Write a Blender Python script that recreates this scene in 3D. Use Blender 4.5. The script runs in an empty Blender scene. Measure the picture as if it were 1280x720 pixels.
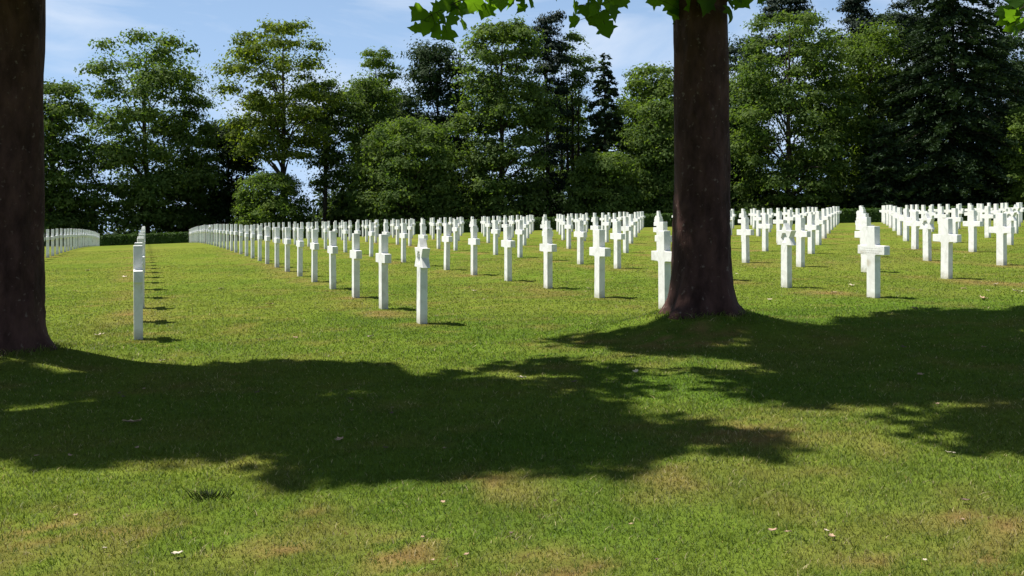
import bpy, math
import numpy as np

# ------------------------------------------------------------------ camera, sky, sun, exposure
S = bpy.context.scene
COL = S.collection
F_PX, HOR, EYE = 1306.7, 271.0, 1.40          # focal length in photo pixels, horizon row, eye height
cam_d = bpy.data.cameras.new('camera')
cam = bpy.data.objects.new('camera', cam_d); COL.objects.link(cam)
cam.location = (0, 0, EYE); cam.rotation_euler = (math.radians(90), 0, 0)
cam_d.sensor_width = 36.0; cam_d.lens = 36.0 * F_PX / 1280.0
cam_d.shift_y = -(360 - HOR) / 1280.0
cam_d.clip_start = 0.1; cam_d.clip_end = 6000
S.camera = cam

SUN_EL = math.radians(62.0)
SUN_AZ = (-0.928, 0.371)                       # horizontal direction towards the sun
W = bpy.data.worlds.new('World'); S.world = W; W.use_nodes = True
nt = W.node_tree; nt.nodes.clear()
out = nt.nodes.new('ShaderNodeOutputWorld'); bg = nt.nodes.new('ShaderNodeBackground')
sky = nt.nodes.new('ShaderNodeTexSky'); sky.sky_type = 'NISHITA'; sky.sun_disc = False
sky.sun_elevation = SUN_EL; sky.sun_rotation = math.atan2(SUN_AZ[0], SUN_AZ[1])
sky.air_density = 1.0; sky.dust_density = 0.0; sky.ozone_density = 2.5; sky.altitude = 100
bg.inputs['Strength'].default_value = 0.05
tc = nt.nodes.new('ShaderNodeTexCoord')
mp = nt.nodes.new('ShaderNodeMapping'); mp.inputs['Scale'].default_value = (1.3, 1.3, 5.5)
mp.inputs['Rotation'].default_value = (0.05, 0.22, 0.3)
n1 = nt.nodes.new('ShaderNodeTexNoise'); n1.inputs['Scale'].default_value = 3.1
n1.inputs['Detail'].default_value = 7; n1.inputs['Roughness'].default_value = 0.55; n1.inputs['Distortion'].default_value = 0.5
r1 = nt.nodes.new('ShaderNodeValToRGB')
r1.color_ramp.elements[0].position = 0.44; r1.color_ramp.elements[0].color = (0.0, 0.0, 0.0, 1)
r1.color_ramp.elements[1].position = 0.80; r1.color_ramp.elements[1].color = (0.85, 0.85, 0.85, 1)
mx = nt.nodes.new('ShaderNodeMix'); mx.data_type = 'RGBA'
mx.inputs[7].default_value = (9.8, 10.6, 11.8, 1)
L = nt.links.new
L(tc.outputs['Generated'], mp.inputs['Vector']); L(mp.outputs[0], n1.inputs['Vector'])
# pale summer haze: the blue whitens towards the horizon, thin cirrus over it
sep = nt.nodes.new('ShaderNodeSeparateXYZ'); L(tc.outputs['Generated'], sep.inputs[0])
hz = nt.nodes.new('ShaderNodeMapRange'); hz.inputs[1].default_value = 0.02; hz.inputs[2].default_value = 0.5; hz.inputs[3].default_value = 0.85; hz.inputs[4].default_value = 0.0
L(sep.outputs['Z'], hz.inputs[0])
mh = nt.nodes.new('ShaderNodeMix'); mh.data_type = 'RGBA'; mh.inputs[7].default_value = (5.2, 7.7, 11.8, 1)
L(hz.outputs[0], mh.inputs[0]); L(sky.outputs[0], mh.inputs[6])
L(n1.outputs['Fac'], r1.inputs[0]); L(r1.outputs[0], mx.inputs[0]); L(mh.outputs[2], mx.inputs[6])
L(mx.outputs[2], bg.inputs['Color']); L(bg.outputs[0], out.inputs[0])

sun_d = bpy.data.lights.new('sun', 'SUN'); sun_d.energy = 5.0; sun_d.angle = math.radians(0.8)
sun_d.color = (1.0, 0.955, 0.88)
sun = bpy.data.objects.new('sun', sun_d); COL.objects.link(sun)
ce = math.cos(SUN_EL); SUNV = np.array([SUN_AZ[0]*ce, SUN_AZ[1]*ce, math.sin(SUN_EL)])
from mathutils import Vector
sun.rotation_euler = Vector((-SUNV).tolist()).to_track_quat('-Z', 'Y').to_euler()
sun.location = (-20, 8, 40)
S.view_settings.view_transform = 'Standard'; S.view_settings.look = 'None'
S.view_settings.gamma = 1.0; S.view_settings.exposure = 0.85; S.view_settings.use_curve_mapping = False
S.cycles.max_bounces = 6; S.cycles.transparent_max_bounces = 8
S.cycles.transmission_bounces = 4

rng = np.random.default_rng(11)
def R(a, b, n=None): return rng.uniform(a, b, n)

# ------------------------------------------------------------------ helpers
def mesh_obj(name, verts, faces, mat, parent=None, smooth=False, colors=None):
    """faces: list of index tuples, or an (n,k) int array."""
    me = bpy.data.meshes.new(name)
    V = np.asarray(verts, dtype=np.float32).reshape(-1, 3)
    if isinstance(faces, np.ndarray): faces = [faces]
    if faces and isinstance(faces[0], np.ndarray):
        loops = np.concatenate([f.ravel() for f in faces]).astype(np.int32)
        tot = np.concatenate([np.full(len(f), f.shape[1], np.int32) for f in faces])
        start = np.concatenate([[0], np.cumsum(tot)[:-1]]).astype(np.int32)
        me.vertices.add(len(V)); me.vertices.foreach_set('co', V.ravel())
        me.loops.add(len(loops)); me.loops.foreach_set('vertex_index', loops)
        me.polygons.add(len(tot)); me.polygons.foreach_set('loop_start', start)
        me.polygons.foreach_set('loop_total', tot)
        me.update(calc_edges=True)
    else:
        me.from_pydata(V.tolist(), [], faces); me.update()
    if smooth: me.polygons.foreach_set('use_smooth', np.ones(len(me.polygons), bool))
    if colors is not None:
        at = me.color_attributes.new('tint', 'FLOAT_COLOR', 'POINT')
        c = np.ones((len(V), 4), np.float32); c[:, :colors.shape[1]] = colors
        at.data.foreach_set('color', c.ravel())
    me.materials.append(mat)
    o = bpy.data.objects.new(name, me); COL.objects.link(o)
    if parent is not None: o.parent = parent
    return o

def empty(name, loc, rz=0.0):
    o = bpy.data.objects.new(name, None); COL.objects.link(o)
    o.location = loc; o.rotation_euler = (0, 0, rz); o.empty_display_size = 0.3
    return o

def tag(o, label=None, cat=None, group=None, kind=None):
    if label: o['label'] = label
    if cat: o['category'] = cat
    if group: o['group'] = group
    if kind: o['kind'] = kind
    return o

def nodes(name):
    m = bpy.data.materials.new(name); m.use_nodes = True
    t = m.node_tree; t.nodes.clear()
    o = t.nodes.new('ShaderNodeOutputMaterial')
    return m, t, o

def vnoise(x, y, scale, seed):
    """smooth value noise in numpy, 0..1"""
    x = np.asarray(x) / scale; y = np.asarray(y) / scale
    xi = np.floor(x).astype(np.int64); yi = np.floor(y).astype(np.int64)
    fx = x - xi; fy = y - yi
    fx = fx*fx*(3-2*fx); fy = fy*fy*(3-2*fy)
    def hsh(a, b):
        n = (a*374761393 + b*668265263 + seed*1442695041) & 0xFFFFFFFF
        n = ((n ^ (n >> 13)) * 1274126177) & 0xFFFFFFFF
        return ((n ^ (n >> 16)) & 0xFFFF) / 65535.0
    a = hsh(xi, yi); b = hsh(xi+1, yi); c = hsh(xi, yi+1); d = hsh(xi+1, yi+1)
    return (a*(1-fx)+b*fx)*(1-fy) + (c*(1-fx)+d*fx)*fy

def fbm(x, y, scale, seed, octv=3):
    s = 0; w = 0
    for k in range(octv):
        s = s + vnoise(x, y, scale/2**k, seed+17*k) * 0.5**k; w += 0.5**k
    return s / w

# ------------------------------------------------------------------ the lawn's shape
GC = [-1.3972373906, 0.6683968126, 0.2308123929, 0.2499757629, 0.735427227,
      0.7356290246, -0.5518484585, -0.1905207032, -0.4456206192, -0.1316068169]
TREE_A = (-4.98, 10.3); TREE_B = (2.14, 11.78)
def ground(x, y):
    x = np.asarray(x, float); y = np.asarray(y, float)
    X = np.clip(x, -34, 34) / 40; Z = np.clip(y, 2, 84) / 60
    g = (GC[0] + GC[1]*X + GC[2]*Z + GC[3]*X*X + GC[4]*X*Z + GC[5]*Z*Z + GC[6]*Z**3
         + GC[7]*X*Z*Z + GC[8]*X*X*Z + GC[9]*X**3) + EYE
    g = g - 0.05*np.clip(y - 88, 0, None)
    for (tx, ty), hh, rr in ((TREE_A, 0.13, 1.0), (TREE_B, 0.23, 0.95)):
        d2 = (x-tx)**2 + (y-ty)**2
        g = g + hh*np.exp(-(d2/rr**2)**1.5)
    g = g + 0.03*(fbm(x, y, 2.4, 5)-0.5)*np.exp(-np.clip(y, 0, None)/40)
    return g

def px2ground(px, py):
    d = np.array([(px-640)/F_PX, 1.0, -(py-HOR)/F_PX])
    t = 8.0
    for _ in range(60):
        x, y = d[0]*t, t
        need = (EYE - float(ground(x, y))) / max(1e-4, -d[2])
        t = 0.6*t + 0.4*need
    return d[0]*t, t
def px2at(px, py, y):
    return np.array([(px-640)/F_PX*y, y, EYE + (HOR-py)/F_PX*y])

# the lattice of graves: rows run along U, neighbouring rows are DD apart along VV
PHI, X0, Z0, SP, DD = -0.337265, -1.156, 13.14, 2.1951, 3.3867
U = np.array([math.sin(PHI), math.cos(PHI)]); VV = np.array([math.cos(PHI), -math.sin(PHI)])
# dry / bare patches of the lawn (photo places, in ground coordinates)
SPOTS = []
for px, py, rx, w in ((495, 695, .26, 1), (352, 690, .14, 1), (440, 672, .10, .8), (700, 712, .22, .8), (302, 676, .13, .8),
                      (1240, 655, .25, .7), (1200, 648, .14, .6), (60, 655, .3, .7), (200, 660, .22, .6), (680, 708, .2, .7),
                      (600, 600, .3, .5), (880, 540, .5, .55), (960, 540, .35, .5), (150, 665, .2, .6), (560, 715, .2, .7),
                      (1260, 712, .25, .8), (1100, 700, .2, .5), (840, 425, .45, .9), (905, 420, .4, .6), (1050, 520, .4, .4),
                      (700, 430, .6, .5), (300, 470, .5, .4), (820, 590, .3, .35), (20, 690, .3, .5), (380, 640, .18, .5)):
    gx, gy = px2ground(px, py); SPOTS.append((gx, gy, rx, w))
def dryness(x, y):
    d = 0.6*np.clip(fbm(x, y, 0.42, 3, 4)-0.54, 0, 1)*2.4 + 0.35*np.clip(fbm(x, y, 2.6, 9, 3)-0.55, 0, 1)*2
    q = ((x-X0)*VV[0]+(y-Z0)*VV[1])/DD; along = (x-X0)*U[0]+(y-Z0)*U[1]      # worn turf along the grave rows
    q = (q-np.round(q))*DD
    d = d + .75*np.exp(-((q+.1)/.38)**2)*np.clip(along+1.0, 0, 1)*np.clip(2.2*fbm(x, y, .9, 55, 2)-.75, 0, 1)
    for sx, sy, rr, w in SPOTS:
        q = ((x-sx)/rr)**2 + ((y-sy)/(rr*1.3))**2
        d = d + w*np.exp(-q*1.6)*np.clip(3.6*fbm(x, y, 0.085, 21, 2)-1.3, 0, 1.3)
    return np.clip(d, 0, 1)
G1 = np.array([0.067, 0.127, 0.014]); G2 = np.array([0.142, 0.172, 0.026]); DRY = np.array([0.21, 0.122, 0.055]); BARE = np.array([0.12, 0.062, 0.034])
def lawn_color(x, y, rnd=0.0):
    m = np.clip(fbm(x, y, 1.6, 31, 4)*1.5-0.25 + rnd, 0, 1)[:, None]
    big = np.clip(fbm(x, y*0.6, 7.0, 77, 3)*1.8-0.5, 0, 1)[:, None]
    far = np.clip((np.asarray(y)-9)/30, 0, 1)[:, None]            # the grave plot is mown shorter and yellower
    m = np.clip(m*0.65 + big*0.35*0.8 + 0.28*far, 0, 1)
    c = G1*(1-m) + G2*m
    d = dryness(x, y)[:, None]
    c = c*(1-0.75*d) + DRY*0.75*d
    return c

# ------------------------------------------------------------------ materials
def mat_lawn():
    m, t, o = nodes('lawn_soil')
    at = t.nodes.new('ShaderNodeAttribute'); at.attribute_name = 'tint'
    geo = t.nodes.new('ShaderNodeNewGeometry')
    n = t.nodes.new('ShaderNodeTexNoise'); n.inputs['Scale'].default_value = 26; n.inputs['Detail'].default_value = 6; n.inputs['Roughness'].default_value = 0.7
    n2 = t.nodes.new('ShaderNodeTexNoise'); n2.inputs['Scale'].default_value = 3.0; n2.inputs['Detail'].default_value = 4
    t.links.new(geo.outputs['Position'], n.inputs['Vector']); t.links.new(geo.outputs['Position'], n2.inputs['Vector'])
    mr = t.nodes.new('ShaderNodeMapRange'); mr.inputs[1].default_value = 0.3; mr.inputs[2].default_value = 0.7
    mr.inputs[3].default_value = 0.8; mr.inputs[4].default_value = 1.15
    t.links.new(n.outputs['Fac'], mr.inputs[0])
    mr2 = t.nodes.new('ShaderNodeMapRange'); mr2.inputs[1].default_value = 0.3; mr2.inputs[2].default_value = 0.7
    mr2.inputs[3].default_value = 0.8; mr2.inputs[4].default_value = 1.15
    t.links.new(n2.outputs['Fac'], mr2.inputs[0])
    mu = t.nodes.new('ShaderNodeMath'); mu.operation = 'MULTIPLY'
    t.links.new(mr.outputs[0], mu.inputs[0]); t.links.new(mr2.outputs[0], mu.inputs[1])
    vm = t.nodes.new('ShaderNodeVectorMath'); vm.operation = 'SCALE'
    t.links.new(at.outputs['Color'], vm.inputs[0]); t.links.new(mu.outputs[0], vm.inputs['Scale'])
    b = t.nodes.new('ShaderNodeBsdfDiffuse'); t.links.new(vm.outputs[0], b.inputs['Color'])
    bp = t.nodes.new('ShaderNodeBump'); bp.inputs['Strength'].default_value = 0.7; bp.inputs['Distance'].default_value = 0.03
    t.links.new(n.outputs['Fac'], bp.inputs['Height']); t.links.new(bp.outputs[0], b.inputs['Normal'])
    t.links.new(b.outputs[0], o.inputs[0]); return m

def mat_blade():
    m, t, o = nodes('grass_blade')
    at = t.nodes.new('ShaderNodeAttribute'); at.attribute_name = 'tint'
    p = t.nodes.new('ShaderNodeBsdfPrincipled'); p.inputs['Roughness'].default_value = 0.62
    p.inputs['Specular IOR Level'].default_value = 0.22
    tr = t.nodes.new('ShaderNodeBsdfTranslucent'); ms = t.nodes.new('ShaderNodeMixShader'); ms.inputs[0].default_value = 0.38
    t.links.new(at.outputs['Color'], p.inputs['Base Color'])
    vm = t.nodes.new('ShaderNodeVectorMath'); vm.operation = 'MULTIPLY'; vm.inputs[1].default_value = (1.25, 1.25, 0.7)
    t.links.new(at.outputs['Color'], vm.inputs[0]); t.links.new(vm.outputs[0], tr.inputs['Color'])
    t.links.new(p.outputs[0], ms.inputs[1]); t.links.new(tr.outputs[0], ms.inputs[2]); t.links.new(ms.outputs[0], o.inputs[0]); return m

def mat_leaf(name, a, b, trans=0.4, tcol=(1.4, 1.5, 0.6), rough=0.7, spec=0.1):
    """foliage: colour varies leaf by leaf and in patches through the crown"""
    m, t, o = nodes(name)
    geo = t.nodes.new('ShaderNodeNewGeometry')
    tcn = t.nodes.new('ShaderNodeTexCoord')
    n = t.nodes.new('ShaderNodeTexNoise'); n.inputs['Scale'].default_value = 0.55; n.inputs['Detail'].default_value = 2
    t.links.new(tcn.outputs['Object'], n.inputs['Vector'])
    ad = t.nodes.new('ShaderNodeMath'); ad.operation = 'MULTIPLY_ADD'; ad.inputs[1].default_value = 0.55
    sb = t.nodes.new('ShaderNodeMapRange'); sb.inputs[1].default_value = 0.3; sb.inputs[2].default_value = 0.7; sb.inputs[3].default_value = -0.1; sb.inputs[4].default_value = 0.6
    t.links.new(n.outputs['Fac'], sb.inputs[0])
    t.links.new(geo.outputs['Random Per Island'], ad.inputs[0]); t.links.new(sb.outputs[0], ad.inputs[2])
    mixc = t.nodes.new('ShaderNodeMix'); mixc.data_type = 'RGBA'; mixc.inputs[6].default_value = (*a, 1); mixc.inputs[7].default_value = (*b, 1)
    t.links.new(ad.outputs[0], mixc.inputs[0])
    p = t.nodes.new('ShaderNodeBsdfPrincipled'); p.inputs['Roughness'].default_value = rough
    p.inputs['Specular IOR Level'].default_value = spec
    t.links.new(mixc.outputs[2], p.inputs['Base Color'])
    tr = t.nodes.new('ShaderNodeBsdfTranslucent')
    vm = t.nodes.new('ShaderNodeVectorMath'); vm.operation = 'MULTIPLY'; vm.inputs[1].default_value = tcol
    t.links.new(mixc.outputs[2], vm.inputs[0]); t.links.new(vm.outputs[0], tr.inputs['Color'])
    ms = t.nodes.new('ShaderNodeMixShader'); ms.inputs[0].default_value = trans
    t.links.new(p.outputs[0], ms.inputs[1]); t.links.new(tr.outputs[0], ms.inputs[2]); t.links.new(ms.outputs[0], o.inputs[0])
    return m

def mat_bark(name, c0, c1, fleck, scale=6.0, amount=0.62):
    m, t, o = nodes(name)
    tcn = t.nodes.new('ShaderNodeTexCoord')
    mpn = t.nodes.new('ShaderNodeMapping'); mpn.inputs['Scale'].default_value = (1, 1, 0.45)
    t.links.new(tcn.outputs['Object'], mpn.inputs['Vector'])
    n = t.nodes.new('ShaderNodeTexNoise'); n.inputs['Scale'].default_value = scale; n.inputs['Detail'].default_value = 8; n.inputs['Roughness'].default_value = 0.65
    t.links.new(mpn.outputs[0], n.inputs['Vector'])
    n2 = t.nodes.new('ShaderNodeTexNoise'); n2.inputs['Scale'].default_value = scale*3.6; n2.inputs['Detail'].default_value = 4; n2.inputs['Distortion'].default_value = 0.2
    t.links.new(tcn.outputs['Object'], n2.inputs['Vector'])
    vo = t.nodes.new('ShaderNodeTexVoronoi'); vo.inputs['Scale'].default_value = scale*1.6
    t.links.new(mpn.outputs[0], vo.inputs['Vector'])
    mixc = t.nodes.new('ShaderNodeMix'); mixc.data_type = 'RGBA'; mixc.inputs[6].default_value = (*c0, 1); mixc.inputs[7].default_value = (*c1, 1)
    mr = t.nodes.new('ShaderNodeMapRange'); mr.inputs[1].default_value = 0.35; mr.inputs[2].default_value = 0.65
    t.links.new(n.outputs['Fac'], mr.inputs[0]); t.links.new(mr.outputs[0], mixc.inputs[0])
    mix2 = t.nodes.new('ShaderNodeMix'); mix2.data_type = 'RGBA'; mix2.inputs[7].default_value = (*fleck, 1)
    mr2 = t.nodes.new('ShaderNodeMapRange'); mr2.inputs[1].default_value = amount; mr2.inputs[2].default_value = amount+0.1
    t.links.new(n2.outputs['Fac'], mr2.inputs[0]); t.links.new(mr2.outputs[0], mix2.inputs[0]); t.links.new(mixc.outputs[2], mix2.inputs[6])
    p = t.nodes.new('ShaderNodeBsdfPrincipled'); p.inputs['Roughness'].default_value = 0.9; p.inputs['Specular IOR Level'].default_value = 0.15
    t.links.new(mix2.outputs[2], p.inputs['Base Color'])
    bp = t.nodes.new('ShaderNodeBump'); bp.inputs['Strength'].default_value = 1.0; bp.inputs['Distance'].default_value = 0.035
    ad = t.nodes.new('ShaderNodeMath'); ad.operation = 'ADD'
    t.links.new(n.outputs['Fac'], ad.inputs[0]); t.links.new(vo.outputs['Distance'], ad.inputs[1])
    t.links.new(ad.outputs[0], bp.inputs['Height']); t.links.new(bp.outputs[0], p.inputs['Normal'])
    t.links.new(p.outputs[0], o.inputs[0]); return m

def mat_marble():
    m, t, o = nodes('white_marble')
    tcn = t.nodes.new('ShaderNodeTexCoord'); oi = t.nodes.new('ShaderNodeObjectInfo')
    va = t.nodes.new('ShaderNodeVectorMath'); va.operation = 'ADD'
    vs = t.nodes.new('ShaderNodeVectorMath'); vs.operation = 'SCALE'; vs.inputs[0].default_value = (37, 19, 53)
    t.links.new(oi.outputs['Random'], vs.inputs['Scale']); t.links.new(tcn.outputs['Object'], va.inputs[0]); t.links.new(vs.outputs[0], va.inputs[1])
    n = t.nodes.new('ShaderNodeTexNoise'); n.inputs['Scale'].default_value = 5; n.inputs['Detail'].default_value = 7; n.inputs['Roughness'].default_value = 0.65
    n.inputs['Distortion'].default_value = 1.2
    t.links.new(va.outputs[0], n.inputs['Vector'])
    cr = t.nodes.new('ShaderNodeValToRGB'); e = cr.color_ramp.elements
    e[0].position = 0.30; e[0].color = (0.62, 0.61, 0.575, 1); e[1].position = 0.56; e[1].color = (0.80, 0.795, 0.775, 1)
    t.links.new(n.outputs['Fac'], cr.inputs[0])
    # grime close to the grass and a few rusty stains
    sx = t.nodes.new('ShaderNodeSeparateXYZ'); t.links.new(tcn.outputs['Object'], sx.inputs[0])
    n2 = t.nodes.new('ShaderNodeTexNoise'); n2.inputs['Scale'].default_value = 14; n2.inputs['Detail'].default_value = 4; t.links.new(va.outputs[0], n2.inputs['Vector'])
    ma = t.nodes.new('ShaderNodeMath'); ma.operation = 'MULTIPLY_ADD'; ma.inputs[1].default_value = -0.16
    t.links.new(n2.outputs['Fac'], ma.inputs[0]); t.links.new(sx.outputs['Z'], ma.inputs[2])
    mr = t.nodes.new('ShaderNodeMapRange'); mr.inputs[1].default_value = -0.06; mr.inputs[2].default_value = 0.05; mr.inputs[3].default_value = 0.55; mr.inputs[4].default_value = 0
    t.links.new(ma.outputs[0], mr.inputs[0])
    mixc = t.nodes.new('ShaderNodeMix'); mixc.data_type = 'RGBA'; mixc.inputs[7].default_value = (0.30, 0.29, 0.17, 1)
    t.links.new(cr.outputs[0], mixc.inputs[6]); t.links.new(mr.outputs[0], mixc.inputs[0])
    n3 = t.nodes.new('ShaderNodeTexNoise'); n3.inputs['Scale'].default_value = 3.5; n3.inputs['Detail'].default_value = 3; t.links.new(va.outputs[0], n3.inputs['Vector'])
    mr3 = t.nodes.new('ShaderNodeMapRange'); mr3.inputs[1].default_value = 0.70; mr3.inputs[2].default_value = 0.78; mr3.inputs[4].default_value = 0.6
    t.links.new(n3.outputs['Fac'], mr3.inputs[0])
    mix2 = t.nodes.new('ShaderNodeMix'); mix2.data_type = 'RGBA'; mix2.inputs[7].default_value = (0.42, 0.36, 0.25, 1)
    t.links.new(mixc.outputs[2], mix2.inputs[6]); t.links.new(mr3.outputs[0], mix2.inputs[0])
    p = t.nodes.new('ShaderNodeBsdfPrincipled'); p.inputs['Roughness'].default_value = 0.6; p.inputs['Specular IOR Level'].default_value = 0.3
    t.links.new(mix2.outputs[2], p.inputs['Base Color'])
    bp = t.nodes.new('ShaderNodeBump'); bp.inputs['Strength'].default_value = 0.15; bp.inputs['Distance'].default_value = 0.004
    t.links.new(n2.outputs['Fac'], bp.inputs['Height']); t.links.new(bp.outputs[0], p.inputs['Normal'])
    t.links.new(p.outputs[0], o.inputs[0]); return m

def mat_plain(name, col, rough=0.8, var=0.25):
    m, t, o = nodes(name)
    tcn = t.nodes.new('ShaderNodeTexCoord')
    n = t.nodes.new('ShaderNodeTexNoise'); n.inputs['Scale'].default_value = 30; n.inputs['Detail'].default_value = 4
    t.links.new(tcn.outputs['Object'], n.inputs['Vector'])
    cr = t.nodes.new('ShaderNodeValToRGB')
    cr.color_ramp.elements[0].position = 0.3; cr.color_ramp.elements[0].color = (*[c*(1-var) for c in col], 1)
    cr.color_ramp.elements[1].position = 0.7; cr.color_ramp.elements[1].color = (*[c*(1+var) for c in col], 1)
    t.links.new(n.outputs['Fac'], cr.inputs[0])
    p = t.nodes.new('ShaderNodeBsdfPrincipled'); p.inputs['Roughness'].default_value = rough
    t.links.new(cr.outputs[0], p.inputs['Base Color']); t.links.new(p.outputs[0], o.inputs[0]); return m

M_LAWN = mat_lawn(); M_BLADE = mat_blade(); M_MARBLE = mat_marble()
M_PLANE_BARK = mat_bark('plane_bark', (0.026, 0.012, 0.010), (0.088, 0.044, 0.036), (0.165, 0.120, 0.100), 5.0, 0.635)
M_BARK = mat_bark('dark_bark', (0.03, 0.022, 0.017), (0.07, 0.055, 0.042), (0.12, 0.10, 0.08), 2.5, 0.66)
M_PLANE_LEAF = mat_leaf('plane_leaf', (0.030, 0.072, 0.010), (0.060, 0.115, 0.014), 0.58, (3.0, 2.9, 0.6), 0.5, 0.12)
M_LEAF = {
    'mid':    mat_leaf('leaf_mid', (0.038, 0.078, 0.016), (0.118, 0.165, 0.042), 0.44, (1.6, 1.7, .6)),
    'fresh':  mat_leaf('leaf_fresh', (0.046, 0.090, 0.016), (0.125, 0.175, 0.036), 0.46, (1.6, 1.7, .6)),
    'yellow': mat_leaf('leaf_yellow', (0.050, 0.092, 0.014), (0.150, 0.190, 0.032), 0.48, (1.6, 1.6, .5)),
    'dark':   mat_leaf('leaf_dark', (0.014, 0.030, 0.010), (0.034, 0.060, 0.018), 0.25, (1.2, 1.3, 0.7)),
    'pine':   mat_leaf('needle_pine', (0.010, 0.022, 0.012), (0.024, 0.040, 0.022), 0.12, (1.1, 1.2, 0.8), 0.7, 0.15),
    'spruce': mat_leaf('needle_spruce', (0.014, 0.030, 0.013), (0.036, 0.060, 0.024), 0.16, (1.1, 1.2, 0.7), 0.7, 0.15),
}
M_HEDGE = mat_leaf('hedge_leaf', (0.022, 0.048, 0.011), (0.050, 0.090, 0.018), 0.3)
M_LITTER = mat_plain('dry_leaf', (0.36, 0.24, 0.15)); M_LITTER_DARK = mat_plain('dark_dry_leaf', (0.10, 0.060, 0.042))
M_LITTER_PALE = mat_plain('pale_dry_leaf', (0.50, 0.42, 0.31))
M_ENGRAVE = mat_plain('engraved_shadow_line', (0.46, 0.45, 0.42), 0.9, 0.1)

# ------------------------------------------------------------------ ground sheet
def axis(pts):
    a = []
    for (p0, p1, st) in pts: a += list(np.arange(p0, p1, st))
    a.append(pts[-1][1]); return np.array(a)
xs = axis([(-2500, -300, 400), (-300, -60, 40), (-60, -12, 1.5), (-12, 12, 0.14), (12, 60, 1.5), (60, 300, 40), (300, 2500, 400)])
ys = axis([(-300, -20, 40), (-20, 2, 1.0), (2, 20, 0.14), (20, 60, 0.8), (60, 110, 1.0), (110, 300, 20), (300, 3000, 300)])
GX, GY = np.meshgrid(xs, ys); nx, ny = len(xs), len(ys)
gx, gy = GX.ravel(), GY.ravel()
gv = np.stack([gx, gy, ground(gx, gy)], 1)
ii = (np.arange(ny-1)[:, None]*nx + np.arange(nx-1)[None]).ravel()
gf = np.stack([ii, ii+1, ii+nx+1, ii+nx], 1)
gcol = lawn_color(gx, gy)
o = mesh_obj('lawn', gv, gf, M_LAWN, smooth=True, colors=gcol); tag(o, kind='structure')

# grass blades: dense and fine close to the camera, thinner with distance
def grass_blades():
    X, Y, WID, HGT = [], [], [], []
    for (y0, y1, rho, w, h) in ((2.9, 4.2, 10500, .0032, .022), (4.2, 5.6, 8000, .0038, .022), (5.6, 7.5, 5000, .0050, .023), (7.5, 10, 2900, .0066, .023),
                                (10, 14, 1500, .0090, .022), (14, 20, 800, .013, .018), (20, 30, 320, .019, .016), (30, 48, 100, .026, .014)):
        hw1 = 0.50*y1 + 0.6
        n = int(rho*(y1-y0)*2*hw1)
        y = R(y0, y1, n); x = R(-hw1, hw1, n)
        k = np.abs(x) < 0.50*y + 0.5
        x, y = x[k], y[k]; n = len(x)
        X.append(x); Y.append(y); WID.append(np.full(n, w)*R(.7, 1.3, n)); HGT.append(h*R(.45, 1.35, n))
    x = np.concatenate(X); y = np.concatenate(Y); w = np.concatenate(WID); h = np.concatenate(HGT)
    # tufts: taller where the noise is high; sparser on dry spots and round the trunks
    tuft = fbm(x, y, 0.22, 41, 3); h = h*(0.7+0.6*tuft)
    for tx, ty in (TREE_A, TREE_B): h = h*(1+1.5*np.exp(-((np.hypot(x-tx, y-ty)-.46)/.13)**2))
    d = dryness(x, y)
    keep = R(0, 1, len(x)) > 0.45*d
    for (tx, ty), rr in ((TREE_A, .34), (TREE_B, .33)): keep &= ((x-tx)**2+(y-ty)**2) > rr**2
    x, y, w, h, d = x[keep], y[keep], w[keep], h[keep], d[keep]; n = len(x)
    z = ground(x, y) - 0.004
    az = R(0, 2*np.pi, n); lean = np.abs(rng.normal(0, .85, n))*h + 0.3*h
    la = R(0, 2*np.pi, n); lx, ly = np.cos(la)*lean, np.sin(la)*lean
    wx, wy = np.cos(az)*w/2, np.sin(az)*w/2
    V = np.empty((n, 5, 3), np.float32)
    V[:, 0] = np.stack([x-wx, y-wy, z], 1); V[:, 1] = np.stack([x+wx, y+wy, z], 1)
    V[:, 2] = np.stack([x+wx*.8+lx*.35, y+wy*.8+ly*.35, z+h*.62], 1); V[:, 3] = np.stack([x-wx*.8+lx*.35, y-wy*.8+ly*.35, z+h*.62], 1)
    V[:, 4] = np.stack([x+lx, y+ly, z+h], 1)
    b = np.arange(n)[:, None]*5
    F4 = b + np.array([[0, 1, 2, 3]]); F3 = b + np.array([[3, 2, 4]])
    c = lawn_color(x, y, rng.normal(0, .28, n))*np.clip(rng.normal(1, .24-.14*np.clip((y-6)/10, 0, 1), n), .5, 1.6)[:, None]
    straw = R(0, 1, n) < 0.03 + 0.14*d
    c[straw] = np.array([0.34, 0.29, 0.15])*R(.6, 1.4, straw.sum())[:, None]
    C = np.repeat(c, 5, axis=0)
    return mesh_obj('grass', V.reshape(-1, 3), [F4, F3], M_BLADE, colors=C)
tag(grass_blades(), 'short mown green grass with dry straw patches', 'grass', kind='stuff')

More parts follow.
